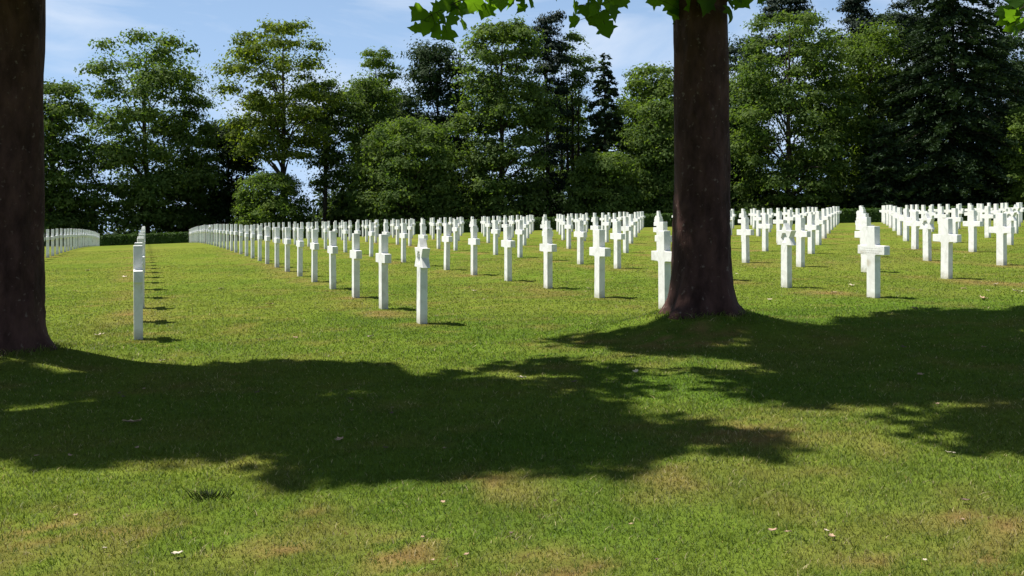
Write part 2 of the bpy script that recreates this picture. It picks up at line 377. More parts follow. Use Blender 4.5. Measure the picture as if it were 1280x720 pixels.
# ------------------------------------------------------------------ grave markers
H, ARM, PW, TH = 1.07, 0.60, 0.190, 0.099       # height, arm span, post width, thickness (m)
def fillet(poly, idx_r):
    """round chosen corners of a 2-D polygon"""
    outp = []; n = len(poly)
    for i, p in enumerate(poly):
        p = np.array(p, float)
        if i in idx_r:
            r = idx_r[i]; a = np.array(poly[i-1], float); b = np.array(poly[(i+1) % n], float)
            da = (a-p)/np.linalg.norm(a-p); db = (b-p)/np.linalg.norm(b-p)
            for t in (0, .25, .5, .75, 1):
                outp.append((p+da*r)*(1-t)**2 + p*2*t*(1-t)+(p+db*r)*t**2)
        else: outp.append(p)
    return np.array(outp)
def extrude(poly, th, bevel=0.006):
    """prism of a 2-D outline (x,z) centred on y=0 with a small chamfer"""
    import bmesh
    bm = bmesh.new()
    vs = [bm.verts.new((p[0], -th/2, p[1])) for p in poly]
    f = bm.faces.new(vs)
    ex = bmesh.ops.extrude_face_region(bm, geom=[f])
    bmesh.ops.translate(bm, vec=(0, th, 0), verts=[v for v in ex['geom'] if isinstance(v, bmesh.types.BMVert)])
    bmesh.ops.recalc_face_normals(bm, faces=bm.faces)
    bmesh.ops.bevel(bm, geom=[e for e in bm.edges if len(e.link_faces) == 2 and e.calc_face_angle(0) > 0.6], offset=bevel, segments=2, affect='EDGES', profile=0.6)
    bmesh.ops.triangulate(bm, faces=[q for q in bm.faces if len(q.verts) > 4])
    me = bpy.data.meshes.new('stone'); bm.to_mesh(me); bm.free()
    return me
a2, p2 = ARM/2, PW/2
zt, zb = H - 0.278, H - 0.416                    # arm top and bottom
taper = 0.006
cross_poly = fillet([(-p2, -0.12), (p2, -0.12), (p2-taper*.5, zb), (a2, zb+.004), (a2, zt-.004), (p2-taper, zt), (p2-taper*2, H), (-p2+taper*2, H), (-p2+taper, zt), (-a2, zt-.004), (-a2, zb+.004), (-p2+taper*.5, zb)],
                    {2: .035, 5: .028, 8: .028, 11: .035})
ME_CROSS = extrude(cross_poly, TH); ME_CROSS.name = 'cross_stone'; ME_CROSS.materials.append(M_MARBLE)

# star of David: hexagram joined to the post, hexagonal opening in the middle
SR = 0.245; SZ = H - SR
def star_mesh():
    import bmesh
    outer = []
    ri = SR/math.sqrt(3)
    for k in range(12):
        a = math.pi/2 - k*math.pi/6; r = SR if k % 2 == 0 else ri
        outer.append((r*math.cos(a), SZ+r*math.sin(a)))
    hexi = [(0.62*ri*math.cos(math.pi/2-(2*k+1)*math.pi/6), SZ+0.62*ri*math.sin(math.pi/2-(2*k+1)*math.pi/6)) for k in range(6)]
    # ring of quads/tris between hexagon opening and star outline
    V = []; F = []
    def add(p, y): V.append((p[0], y, p[1])); return len(V)-1
    rings = {}
    for y in (-TH/2, TH/2):
        o_ = [add(p, y) for p in outer]; h_ = [add(p, y) for p in hexi]
        c_ = [add(p, y*0.42) for p in hexi]
        rings[y] = (o_, h_, c_)
        fl = []
        for k in range(6):
            i0 = o_[(2*k+1) % 12]; i1 = o_[(2*k+2) % 12]; i2 = o_[(2*k+3) % 12]
            fl.append((i0, i1, i2)); fl.append((i0, i2, h_[(k+1) % 6], h_[k]))
            fl.append((h_[k], h_[(k+1) % 6], c_[(k+1) % 6], c_[k]))
        fl.append(tuple(c_))
        F += [tuple(f) for f in fl]
    o0, o1 = rings[-TH/2][0], rings[TH/2][0]
    for k in range(12): F.append((o0[k], o0[(k+1) % 12], o1[(k+1) % 12], o1[k]))
    bm = bmesh.new(); bv = [bm.verts.new(v) for v in V]
    for f in F: bm.faces.new([bv[i] for i in f])
    bmesh.ops.recalc_face_normals(bm, faces=bm.faces)
    # post below, butted under the star's lower points
    zt_ = SZ - SR*0.5 + 0.0
    pw = PW*0.5*0.98; th = TH/2 - 0.002
    pts = [(-pw, -0.12), (pw, -0.12), (pw*.96, zt_+.03), (-pw*.96, zt_+.03)]
    lo = [bm.verts.new((p[0], -th, p[1])) for p in pts]; hi = [bm.verts.new((p[0], th, p[1])) for p in pts]
    newf = [bm.faces.new(lo), bm.faces.new(hi[::-1])]
    for k in range(4): newf.append(bm.faces.new((lo[k], hi[k], hi[(k+1) % 4], lo[(k+1) % 4])))
    bmesh.ops.recalc_face_normals(bm, faces=newf)
    bmesh.ops.bevel(bm, geom=[e for e in bm.edges if len(e.link_faces) == 2 and e.calc_face_angle(0) > 0.9], offset=0.004, segments=1, affect='EDGES')
    bmesh.ops.triangulate(bm, faces=[q for q in bm.faces if len(q.verts) > 4])
    me = bpy.data.meshes.new('star_stone'); bm.to_mesh(me); bm.free(); me.materials.append(M_MARBLE); return me
ME_STAR = star_mesh()

ROTZ = math.atan2(U[1], U[0])
ORD = ['zeroth', 'first', 'second', 'third', 'fourth', 'fifth', 'sixth', 'seventh', 'eighth', 'ninth', 'tenth', 'eleventh', 'twelfth', 'thirteenth', 'fourteenth',
       'fifteenth', 'sixteenth', 'seventeenth', 'eighteenth', 'nineteenth', 'twentieth'] + ['twenty-'+q for q in ('first', 'second', 'third', 'fourth', 'fifth', 'sixth', 'seventh', 'eighth', 'ninth')] + ['thirtieth'] + ['thirty-'+q for q in ('first', 'second', 'third', 'fourth', 'fifth', 'sixth', 'seventh')]
STARS = {(0, 0), (2, 1), (4, 3), (6, 5), (2, 11), (2, 16), (0, 21), (8, 8)}
ROWTXT = {-2: 'row beside the left trunk', -1: 'row seen from its end', 0: 'row led by a star marker',
          1: 'row starting behind the central trunk', 2: 'row starting right of the central trunk'}
SPECIAL = {(2, 0): 'foremost white cross right of the central trunk, faint engraved lines on its arms',
           (0, 0): 'white star marker at the front of the row left of centre, nearest star',
           (-1, 0): 'nearest white cross of the edge-on row, seen as a narrow grey post',
           (1, 0): 'white cross half hidden behind the left side of the central trunk',
           (2, 1): 'white star marker with hexagonal recess just right of the central trunk',
           (4, 3): 'white star marker behind the broad-armed cross at the right',
           (6, 5): 'white star marker partly hidden behind a cross at the far right',
           (3, 1): 'white cross with broad arms standing in front of a star marker at right',
           (4, 2): 'nearest white cross at the right edge, its arms over a star marker behind'}
prng = np.random.default_rng(5)
ins = None
for r in range(-2, 14):
    cnt = 0
    for i in range(0, 36):
        if i > 33 - r*14/12 + .01: continue
        P = np.array([X0, Z0]) + r*DD*VV + i*SP*U
        P = P + np.array([{-1: .06, 0: .02, 1: .05, 2: .075}.get(r, .015), 0])
        px = 640 + F_PX*P[0]/P[1]
        if not (P[1] > 5 and -4 < px < 1288): continue
        cnt += 1
        star = (r, i) in STARS
        o = bpy.data.objects.new('star_marker' if star else 'grave_cross', ME_STAR if star else ME_CROSS)
        COL.objects.link(o)
        j = prng.normal(0, 1, 6)
        x, y = P[0]+j[0]*.007, P[1]+j[1]*.012
        o.location = (x, y, float(ground(x, y)) + j[2]*.008)
        o.rotation_euler = (math.radians(j[3]*.35), math.radians(j[4]*.3), ROTZ + math.radians(j[5]*.7))
        row = ROWTXT.get(r, ORD[r+3] + ' row from the left')
        lab = SPECIAL.get((r, i), ('%s marker in the %s, a white star' if star else '%s white cross from the front in the %s') % (ORD[cnt], row))
        tag(o, lab, 'star marker' if star else 'grave cross', 'white star markers among the graves' if star else 'white marble crosses in rows on the lawn')
        if (r, i) == (2, 0):
            V = []; Fq = []
            def tick(cx, cz, w, h):
                b = len(V); yy = TH/2 + 0.0012
                for (sx, sz) in ((-1, -1), (1, -1), (1, 1), (-1, 1)): V.append((cx+sx*w/2, yy, cz+sz*h/2))
                for (sx, sz) in ((-1, -1), (1, -1), (1, 1), (-1, 1)): V.append((cx+sx*w/2, yy-.004, cz+sz*h/2))
                Fq.append((b, b+1, b+2, b+3))
                for k in range(4): Fq.append((b+k, b+4+k, b+4+(k+1) % 4, b+(k+1) % 4))
            for row_, (z_, wd) in enumerate(((zt-.045, .40), (zt-.078, .46), (zt-.111, .36))):
                xx = -wd/2
                while xx < wd/2:
                    w_ = prng.uniform(.004, .012); tick(xx, z_, w_, prng.uniform(.009, .014)); xx += w_+prng.uniform(.006, .018)
            mesh_obj('inscription', V, Fq, M_ENGRAVE, o)

# ------------------------------------------------------------------ tubes and leaf clouds
def tube(path, radii, sides=8, wob=0.0):
    path = np.asarray(path, float); n = len(path); V = []; Fq = []
    for k in range(n):
        d = path[min(k+1, n-1)] - path[max(k-1, 0)]; d = d/np.linalg.norm(d)
        a = np.cross(d, [0, 0, 1.0]) if abs(d[2]) < .9 else np.cross(d, [1.0, 0, 0]); a /= np.linalg.norm(a); b = np.cross(d, a)
        for s in range(sides):
            t = 2*np.pi*s/sides; rr = radii[k]*(1+wob*rng.normal())
            V.append(path[k] + (a*np.cos(t)+b*np.sin(t))*rr)
    for k in range(n-1):
        for s in range(sides):
            Fq.append((k*sides+s, k*sides+(s+1) % sides, (k+1)*sides+(s+1) % sides, (k+1)*sides+s))
    return np.array(V), np.array(Fq)
class Acc:
    def __init__(s): s.v = []; s.f = []; s.n = 0
    def add(s, V, Fq): s.v.append(V); s.f.append(Fq+s.n); s.n += len(V)
    def build(s, name, mat, parent, smooth=True): return mesh_obj(name, np.concatenate(s.v), np.concatenate(s.f), mat, parent, smooth)
def unit(v): return v/np.maximum(1e-9, np.linalg.norm(v, axis=-1, keepdims=True))
def leaf_quads(P, N, size, aspect=1.5, axisdir=None):
    """one irregular pointed leaf-spray (quad) at each point with the given normal"""
    n = len(P); N = unit(N)
    t = rng.normal(size=(n, 3)) if axisdir is None else axisdir + rng.normal(size=(n, 3))*.25
    a = unit(t - N*(t*N).sum(1, keepdims=True)); b = np.cross(N, a)
    s = np.asarray(size).reshape(-1, 1)*np.ones((n, 1))
    l = s*aspect*.5; w = s*.5
    V = np.empty((n, 4, 3))
    V[:, 0] = P - a*l*R(.6, 1.1, (n, 1)); V[:, 1] = P + b*w*R(.5, 1.1, (n, 1)) + a*l*R(-.4, .3, (n, 1))+N*s*R(-.2, .2, (n, 1))
    V[:, 2] = P + a*l*R(.6, 1.2, (n, 1)); V[:, 3] = P - b*w*R(.5, 1.1, (n, 1)) + a*l*R(-.4, .3, (n, 1))+N*s*R(-.2, .2, (n, 1))
    return V.reshape(-1, 3), (np.arange(n)[:, None]*4 + np.arange(4)[None])

def broadleaf(label, pxc, pyt, hw, Y, prof, kind, n_leaf=9000, clumps=46, leaf=0.34, low=0.12, clump_r=(0.8, 1.7), flat=0.75, trunk_r=0.26, stems=1, name='broadleaf_tree', group='trees along the far edge of the cemetery', squeeze=1.0, cat='tree', base_pull=0):
    n_leaf = int(n_leaf*4.0); clumps = int(clumps*1.75); leaf = leaf*.64
    if kind != 'pine': flat = max(flat, .72)+.08; clump_r = (clump_r[0]*1.25, clump_r[1]*1.35); hw = hw*1.08
    X = (pxc-640)/F_PX*Y; gz = float(ground(X, Y)) - .1
    Ht = EYE + (HOR-pyt)/F_PX*Y - gz; Rm = hw/F_PX*Y
    root = empty(name, (X, Y, gz)); tag(root, label, cat, group)
    hs = np.array([p[0] for p in prof]); rs = np.array([p[1] for p in prof])
    # clump centres through the crown envelope, kept apart from each other
    C = []; tries = 0
    while len(C) < clumps and tries < 4000:
        tries += 1
        h = low + (1-low)*rng.random()**1.15
        rr = np.interp(h, hs, rs)*Rm
        if rng.random() > (rr/Rm)**1.2 + .3: continue
        cr = R(*clump_r)*(0.55+.45*rr/Rm)
        rad = max(0, rr-cr*.45)*rng.random()**.42; an = R(0, 2*np.pi)
        c = np.array([rad*np.cos(an), rad*np.sin(an), min(h*Ht, Ht-cr*flat), cr])
        if any(np.linalg.norm((c[:3]-q[:3])*[1, 1, 1.5]) < .40*(c[3]+q[3])*squeeze for q in C) and tries < 3000: continue
        C.append(c)
    C = np.array(C)
    wts = C[:, 3]**2; idx = rng.choice(len(C), n_leaf, p=wts/wts.sum())
    d = unit(rng.normal(size=(n_leaf, 3))); d[:, 2] = np.where(d[:, 2] < -.25, -d[:, 2]*.6, d[:, 2])
    rad = C[idx, 3]*rng.random(n_leaf)**.33*R(.75, 1.12, n_leaf)
    lump = 1 + .38*np.sin(d[:, 0]*5+idx)*np.sin(d[:, 1]*5+idx*1.7)+.2*np.sin(d[:, 2]*7+idx*2.3)
    P = C[idx, :3] + d*(rad*lump)[:, None]*np.array([1, 1, flat])
    P[:, 2] -= .10*rad**1.5*(1-d[:, 2])*.4
    m = n_leaf//9                                     # loose sprays between the clumps
    m = n_leaf//14; hh = low + (1-low)*rng.random(m); aa = R(0, 6.28, m); r_ = np.interp(hh, hs, rs)*Rm*rng.random(m)**.5*1.03
    P[:m] = np.stack([r_*np.cos(aa), r_*np.sin(aa), hh*Ht*.97], 1)
    N = d*.9 + np.array([0, 0, .35]) + rng.normal(size=(n_leaf, 3))*.34
    V, Fq = leaf_quads(P, N, leaf*R(.55, 1.35, n_leaf), 1.5)
    acc = Acc()
    for s in range(stems):
        ox, oy = (0, 0) if stems == 1 else (R(-.5, .5)*Rm*.5, R(-.3, .3))
        top = np.array([ox*1.8, oy*1.8, Ht*.9]); k = np.linspace(0, 1, 9)
        sway = np.cumsum(rng.normal(0, .06, (9, 2)), 0)
        path = np.stack([ox+(top[0]-ox)*k+sway[:, 0], oy+(top[1]-oy)*k+sway[:, 1], Ht*.9*k-.3*(k == 0)], 1)
        tr = trunk_r/math.sqrt(stems)*1.15
        rad_ = tr*(1-.88*k)*np.where(k == 0, 1.35, 1); acc.add(*tube(path, rad_, 9, .04))
        for c in C[rng.permutation(len(C))[:int(22/stems)]]:
            zs = max(Ht*.1, min(c[2]*.72, Ht*.8)); kk = zs/(Ht*.9)
            p0 = np.array([np.interp(kk, k, path[:, 0]), np.interp(kk, k, path[:, 1]), zs])
            p1 = (p0+c[:3])/2 + np.array([0, 0, .15*np.linalg.norm(c[:2])]) + rng.normal(0, .15, 3)
            r0 = np.interp(kk, k, rad_)*.5
            acc.add(*tube([p0, p1, c[:3]], [r0, r0*.6, r0*.2], 5))
    acc.build('trunk', M_BARK, root)
    mesh_obj('crown', V, Fq, M_LEAF[kind], root)
    return root

def conifer(label, pxc, pyt, hw, Y, kind, n_leaf=9000, low=0.03, whorls=26, droop=.35, power=.85, leaf=.34, trunk_r=.28, per=8, name='conifer_tree', gap=1.0, group='conifers standing among the far trees'):
    X = (pxc-640)/F_PX*Y; gz = float(ground(X, Y)) - .1
    Ht = EYE + (HOR-pyt)/F_PX*Y - gz; Rm = hw/F_PX*Y
    root = empty(name, (X, Y, gz)); tag(root, label, 'tree', group)
    acc = Acc(); k = np.linspace(0, 1, 8)
    acc.add(*tube(np.stack([0*k+rng.normal(0, .03, 8), 0*k, Ht*.985*k-.2*(k == 0)], 1), trunk_r*(1-.95*k), 8))
    B = []
    for wv in range(whorls):
        h = low + (1-low)*((wv+R(-.3, .3))/whorls); h = min(max(h, low), .985); hj = .55*(1-low)/whorls
        r0 = Rm*(1-h)**power + .25
        for b in range(per):
            B.append(((h+R(-hj, hj))*Ht, R(0, 2*np.pi), r0*R(.55, 1.15)))
    B = np.array(B)
    for z, an, ln in B[rng.permutation(len(B))[:70]]:
        dv = np.array([np.cos(an), np.sin(an), 0])
        acc.add(*tube([[0, 0, z], dv*ln*.5+[0, 0, z-.10*droop*ln], dv*ln*.9+[0, 0, z-.55*droop*ln]], [.06, .04, .012], 4))
    w = B[:, 2]**1.5; idx = rng.choice(len(B), n_leaf, p=w/w.sum())
    t = rng.random(n_leaf)**.55; ln = B[idx, 2]*t
    lat = rng.normal(0, .16, n_leaf)*B[idx, 2]*(1.1-t)+rng.normal(0, .08, n_leaf)
    an = B[idx, 1]; ca, sa = np.cos(an), np.sin(an)
    hang = np.abs(rng.normal(0, .16, n_leaf))*(0.4+.6*t)*gap
    P = np.stack([ca*ln - sa*lat, sa*ln + ca*lat, B[idx, 0] - droop*ln*t + .12*ln*t**3 - hang], 1)
    ax = np.stack([ca, sa, -.45*np.ones(n_leaf)-droop*t], 1)
    N = np.stack([-.2*ca, -.2*sa, np.ones(n_leaf)], 1) + rng.normal(size=(n_leaf, 3))*.5
    V, Fq = leaf_quads(P, N, leaf*R(.6, 1.3, n_leaf), 2.1, ax)
    acc.build('trunk', M_BARK, root); mesh_obj('crown', V, Fq, M_LEAF[kind], root)
    return root

def pine(label, pxc, pyt, hw, Y, n_leaf=6000, low=.45, clumps=26, leaf=.32, trunk_r=.26, group='conifers standing among the far trees'):
    return broadleaf(label, pxc, pyt, hw, Y, [(0, .5), (low, .8), (.6, 1), (.85, .9), (1, .5)], 'pine', n_leaf, clumps, leaf, low, (.8, 1.7), .56, trunk_r, name='pine_tree', group=group)

OV = [(0, .7), (.15, .95), (.35, 1), (.6, .97), (.82, .80), (1, .42)]         # full oval crown
TALL = [(0, .7), (.3, 1), (.7, .95), (.9, .75), (1, .45)]
UP = [(0, .1), (.2, .3), (.4, .75), (.65, 1), (.85, .9), (1, .5)]             # crown carried high
ROUND = [(0, .8), (.2, 1), (.45, 1), (.75, .85), (1, .45)]
# left part of the far edge
broadleaf('dark bushy tree close to the right edge of the left trunk', 66, 98, 56, 92, OV, 'mid', 9500, 50, low=.03)
broadleaf('tall broad layered green tree, second from the left, bare stem showing low down', 182, 38, 78, 94, [(0, .6), (.2, .9), (.4, 1), (.65, .97), (.85, .85), (1, .5)], 'mid', 11000, 52, .36, .10, (.8, 1.8), .5, .30)
broadleaf('slender mid-height tree with thin dark stem between two tall trees at left', 233, 112, 38, 97, OV, 'mid', 4600, 30, .32, .10, (.7, 1.3), .55, .2)
broadleaf('darker rounded tree filling the gap behind the small rounded bush', 285, 150, 46, 101, OV, 'dark', 6500, 34, .36, .03)
broadleaf('tall airy yellow-green tree with sky showing through its crown', 352, 22, 74, 93, [(0, .3), (.2, .65), (.4, .95), (.62, 1), (.8, .9), (.93, .55), (1, .3)], 'yellow', 8000, 46, .32, .36, (.7, 1.5), .55, .28)
broadleaf('thin two-stemmed tree at the right flank of the yellow-green tree', 402, 95, 30, 96, UP, 'mid', 2600, 20, .3, .3, (.6, 1.1), .55, .26, stems=2)
broadleaf('small dense rounded tree low behind the crosses left of centre', 341, 214, 47, 88, ROUND, 'fresh', 6500, 34, .26, .03, (.6, 1.1), .7, .14, group='low trees in front of the far trees')
broadleaf('wispy pale-topped tree behind the green tree left of centre', 472, 60, 36, 104, TALL, 'fresh', 3600, 26, .3, .45, (.6, 1.1), .6, .22)
broadleaf('mid-green tree with uneven crown left of the low spreading tree', 455, 92, 50, 97, OV, 'mid', 7500, 42, .34, .08)
broadleaf('low spreading leafy tree standing in front, left of centre', 510, 146, 68, 90, ROUND, 'mid', 9500, 46, .32, .10, (.8, 1.5), .55, .22, group='low trees in front of the far trees')
broadleaf('dark tree with ragged outline left of the biggest central tree', 548, 48, 48, 100, TALL, 'dark', 8500, 44, .36, .06)
broadleaf('largest full green tree in the centre, leafy from top to ground', 626, 24, 62, 92, [(0, .9), (.2, 1), (.5, 1), (.75, .95), (.92, .75), (1, .45)], 'mid', 13000, 64, .34, .02, (.8, 1.6), .6, .3)
pine('dark slim conifer rising beside the right shoulder of the biggest central tree', 688, 14, 30, 97, 4200, .2, 26, .3, .24)
broadleaf('tall thin tree with several bare stems and sparse leaves', 720, 40, 34, 98, [(0, .3), (.3, .7), (.6, .9), (.85, 1), (1, .35)], 'mid', 2900, 26, .3, .22, (.55, 1.0), .6, .3, stems=3)
conifer('pointed dark spruce left of the central trunk', 756, 64, 42, 95, 'spruce', 13000, .05, 26, .28, .75, .28, .22, 9)
broadleaf('light green broad tree just left of the central trunk', 815, 78, 52, 98, OV, 'fresh', 8500, 46, .34, .05)
broadleaf('low dark rounded tree below the pointed spruce', 758, 188, 48, 90, ROUND, 'mid', 6500, 36, .3, .03, (.7, 1.2), .6, .18, group='low trees in front of the far trees')
broadleaf('mid-height green tree close against the left edge of the central trunk', 822, 122, 36, 92, OV, 'mid', 6000, 34, .32, .03, group='low trees in front of the far trees')
# right part
pine('dark pine whose limbs stick out behind the central trunk', 885, 62, 74, 104, 5200, .35, 24)
broadleaf('dark green tree just right of the central trunk', 915, 130, 34, 100, OV, 'dark', 5500, 32, .34, .02)
pine('black-green pine with clumpy top above the broad green tree', 985, -6, 56, 105, 6500, .5, 28)
broadleaf('broad leafy green tree right of the central trunk, leafy to the ground', 985, 16, 80, 94, [(0, .9), (.2, 1), (.5, 1), (.75, .88), (.9, .7), (1, .4)], 'mid', 13000, 66, .34, .02, (.8, 1.6), .6, .3)
pine('lone umbrella-topped pine against the sky', 1071, -6, 30, 106, 3000, .72, 14)
broadleaf('narrow lighter tree between the broad green tree and the great dark conifer', 1088, 26, 52, 96, TALL, 'fresh', 7000, 40, .32, .10)
pine('dark pine partly behind the left shoulder of the great conifer', 1146, -30, 46, 103, 6000, .3, 26)
conifer('great dark conifer at right, drooping branches down to the ground', 1190, -80, 126, 92, 'spruce', 76000, .02, 48, .42, .58, .25, .45, 14)
broadleaf('dense dark tree behind the right side of the great conifer', 1272, 40, 60, 102, OV, 'dark', 8000, 44, .36, .02)
broadleaf('small light green tree at the right edge of the photo', 1290, 128, 36, 86, OV, 'fresh', 5500, 32, .28, .05, (.6, 1.1), .6, .16, group='low trees in front of the far trees')
conifer('low blue-green conifer with layered boughs left of the great dark conifer', 1105, 150, 44, 89, 'spruce', 15000, .02, 22, .3, .6, .22, .2, 11)

broadleaf('rear-rank dark tree showing between the two green trees left of centre', 498, 112, 46, 110, OV, 'dark', 6500, 36, .34, .05)
broadleaf('rear-rank tree behind the slim conifer and the bare-stemmed tree', 700, 104, 46, 111, OV, 'mid', 5500, 34, .34, .05)
broadleaf('rear-rank dark tree between the pointed spruce and the light green broad tree', 786, 116, 42, 110, OV, 'dark', 5500, 34, .34, .05)
broadleaf('rear-rank dark tree filling the gap left of the great dark conifer', 1122, 10, 54, 111, TALL, 'dark', 7500, 40, .36, .05)
broadleaf('towering dark tree behind the top right of the great conifer', 1244, -24, 66, 110, TALL, 'dark', 9500, 46, .36, .05)
broadleaf('shaded mid-green tree in the gap right of the broad green tree', 1046, 96, 44, 103, OV, 'mid', 6500, 36, .34, .03)
broadleaf('dark tree top showing just right of the upper central trunk', 932, 44, 42, 106, TALL, 'dark', 6500, 36, .34, .05)
# shaded undergrowth behind the crosses, one continuous mass
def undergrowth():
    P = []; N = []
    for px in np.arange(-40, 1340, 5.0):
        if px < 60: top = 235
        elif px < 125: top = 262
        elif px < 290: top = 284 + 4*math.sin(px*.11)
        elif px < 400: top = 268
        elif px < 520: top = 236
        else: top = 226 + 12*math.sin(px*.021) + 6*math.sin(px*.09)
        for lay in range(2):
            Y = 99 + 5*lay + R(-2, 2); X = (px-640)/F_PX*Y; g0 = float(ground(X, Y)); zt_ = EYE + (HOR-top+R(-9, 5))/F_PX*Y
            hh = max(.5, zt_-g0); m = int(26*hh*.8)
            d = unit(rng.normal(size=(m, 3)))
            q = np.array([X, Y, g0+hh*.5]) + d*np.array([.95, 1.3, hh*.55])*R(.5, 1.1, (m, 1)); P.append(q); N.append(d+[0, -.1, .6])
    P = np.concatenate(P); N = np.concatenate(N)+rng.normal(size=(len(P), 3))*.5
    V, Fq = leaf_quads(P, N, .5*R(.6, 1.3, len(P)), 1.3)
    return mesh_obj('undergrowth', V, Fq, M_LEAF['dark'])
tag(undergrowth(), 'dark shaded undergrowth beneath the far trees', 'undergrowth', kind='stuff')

# clipped hedge behind the last crosses
def hedge():
    pL = np.array([X0, Z0]) + 33*SP*U; pR = np.array([X0, Z0]) + 12*DD*VV + 19*SP*U
    d = (pR-pL)/np.linalg.norm(pR-pL); nrm = np.array([d[1]*-1, d[0]]); nrm = nrm if nrm[1] > 0 else -nrm
    a = pL + nrm*2.6 - d*24; ln = np.linalg.norm(pR-pL) + 24 + 40
    n = int(ln/.5); hh, ww = .86, .9
    V = []; Fq = []
    prof = [(-.5, -.1), (-.5, .45), (-.47, .9), (-.38, 1), (0, 1.02), (.38, 1), (.47, .9), (.5, .45), (.5, -.1)]
    for k in range(n+1):
        c = a + d*ln*k/n
        for (pw, pz) in prof:
            q = c + nrm*(pw*ww + rng.normal(0, .025)); V.append((q[0], q[1], float(ground(q[0], q[1])) + pz*hh + rng.normal(0, .018)))
    m = len(prof)
    for k in range(n):
        for s in range(m-1): Fq.append((k*m+s, k*m+s+1, (k+1)*m+s+1, (k+1)*m+s))
    root = empty('clipped_hedge', (float(a[0]+d[0]*ln/2), float(a[1]+d[1]*ln/2), 0)); tag(root, 'low clipped dark green hedge running behind the last crosses', 'hedge')
    off = np.array([root.location.x, root.location.y, 0])
    mesh_obj('hedge_body', np.array(V)-off, Fq, M_HEDGE, root)
    nl = 26000; k = R(0, ln, nl); side = R(0, 1, nl)
    front = side < .62
    pw = np.where(front, -.52+rng.normal(0, .03, nl), R(-.5, .5, nl)); pz = np.where(front, R(.02, 1, nl), 1.02+rng.normal(0, .035, nl))
    q = a + d*k[:, None] + nrm*(pw*ww)[:, None]
    P = np.stack([q[:, 0], q[:, 1], ground(q[:, 0], q[:, 1])+pz*hh], 1)
    N = np.where(front[:, None], np.array([-nrm[0], -nrm[1], .3]), np.array([0, 0, 1.0])) + rng.normal(size=(nl, 3))*.6
    V2, F2 = leaf_quads(P-off, N, .15*R(.6, 1.3, nl), 1.3)
    mesh_obj('foliage', V2, F2, M_HEDGE, root)
hedge()

# ------------------------------------------------------------------ the two foreground plane trees
LOBES = np.array([(0, -.30), (.14, -.38), (.30, -.36), (.47, -.30), (.42, -.17), (.40, -.06), (.50, .01), (.60, .13), (.45, .15), (.35, .17), (.30, .27), (.22, .36), (.12, .46), (0, .64),
                  (-.12, .46), (-.20, .38), (-.30, .25), (-.36, .17), (-.46, .16), (-.58, .11), (-.49, 0), (-.39, -.07), (-.43, -.18), (-.46, -.31), (-.29, -.36), (-.15, -.37)])
def plane_leaves(P, N, size, along=None):
    """five-lobed palmate leaves, slightly cupped"""
    n = len(P); N = unit(N); t = rng.normal(size=(n, 3)) if along is None else along + rng.normal(size=(n, 3))*.45
    a = unit(t - N*(t*N).sum(1, keepdims=True)); b = np.cross(N, a); s = np.asarray(size).reshape(-1, 1)
    m = len(LOBES); V = np.empty((n, m+1, 3))
    V[:, 0] = P
    cup = R(-.5, .9, (n, 1))
    fold = R(.8, 1.15, (n, 1))
    for k, (u, v) in enumerate(LOBES):
        rr = u*u+v*v
        V[:, k+1] = P + s*(b*u*fold + a*v*R(.9, 1.1, (n, 1)) - N*rr*cup)
    base = np.arange(n)[:, None]*(m+1)
    Fq = np.concatenate([base + np.array([[0, 1+k, 1+(k+1) % m]]) for k in range(m)])
    return V.reshape(-1, 3), Fq

def trunk_mesh(base, r_mid, flare, height, limbs, lean=(0, 0), seed=1, slow=.05):
    g = np.random.default_rng(seed); acc = Acc(); sides = 40
    hs = np.concatenate([[-.35, -.1, -.02], np.linspace(.03, 1.2, 18), np.linspace(1.35, height, 30)])
    th = np.linspace(0, 2*np.pi, sides, endpoint=False)
    ph = g.uniform(0, 6.28, 6); V = []
    for h in hs:
        fl = flare*math.exp(-max(h+.02, 0)/.13) + slow*math.exp(-max(h, 0)/.6)
        but = 1 + .6*np.clip(np.sin(3*th+ph[0])*.6+np.sin(5*th+ph[1])*.5+np.sin(8*th+ph[5])*.25, -.6, 1)*math.exp(-max(h, 0)/.3)
        wob = .012*np.sin(2*th+ph[2]+h*.7) + .008*np.sin(5*th+ph[3]+h*2.1) + .006*np.sin(9*th+ph[4]-h*5) + .003*g.normal(size=sides)
        r = r_mid*(1+.008*min(h, 4)-.07*max(h-4, 0)) + fl*but + wob
        V.append(np.stack([r*np.cos(th)+lean[0]*h, r*np.sin(th)+lean[1]*h, np.full(sides, h)], 1))
    V = np.concatenate(V); n = len(hs)
    i0 = (np.arange(n-1)[:, None]*sides+np.arange(sides)[None]).ravel(); i1 = (np.arange(n-1)[:, None]*sides+(np.arange(sides)[None]+1) % sides).ravel()
    acc.add(V, np.stack([i0, i1, i1+sides, i0+sides], 1))
    for (z0, p1, p2, r0) in limbs:
        p0 = np.array([lean[0]*z0, lean[1]*z0, z0]); p1 = np.array(p1); p2 = np.array(p2)
        k = np.linspace(0, 1, 9)[:, None]; path = p0*(1-k)**2 + p1*2*k*(1-k) + p2*k**2 + g.normal(0, .03, (9, 3))*k
        acc.add(*tube(path, r0*(1-.8*k[:, 0]), 10))
    return acc

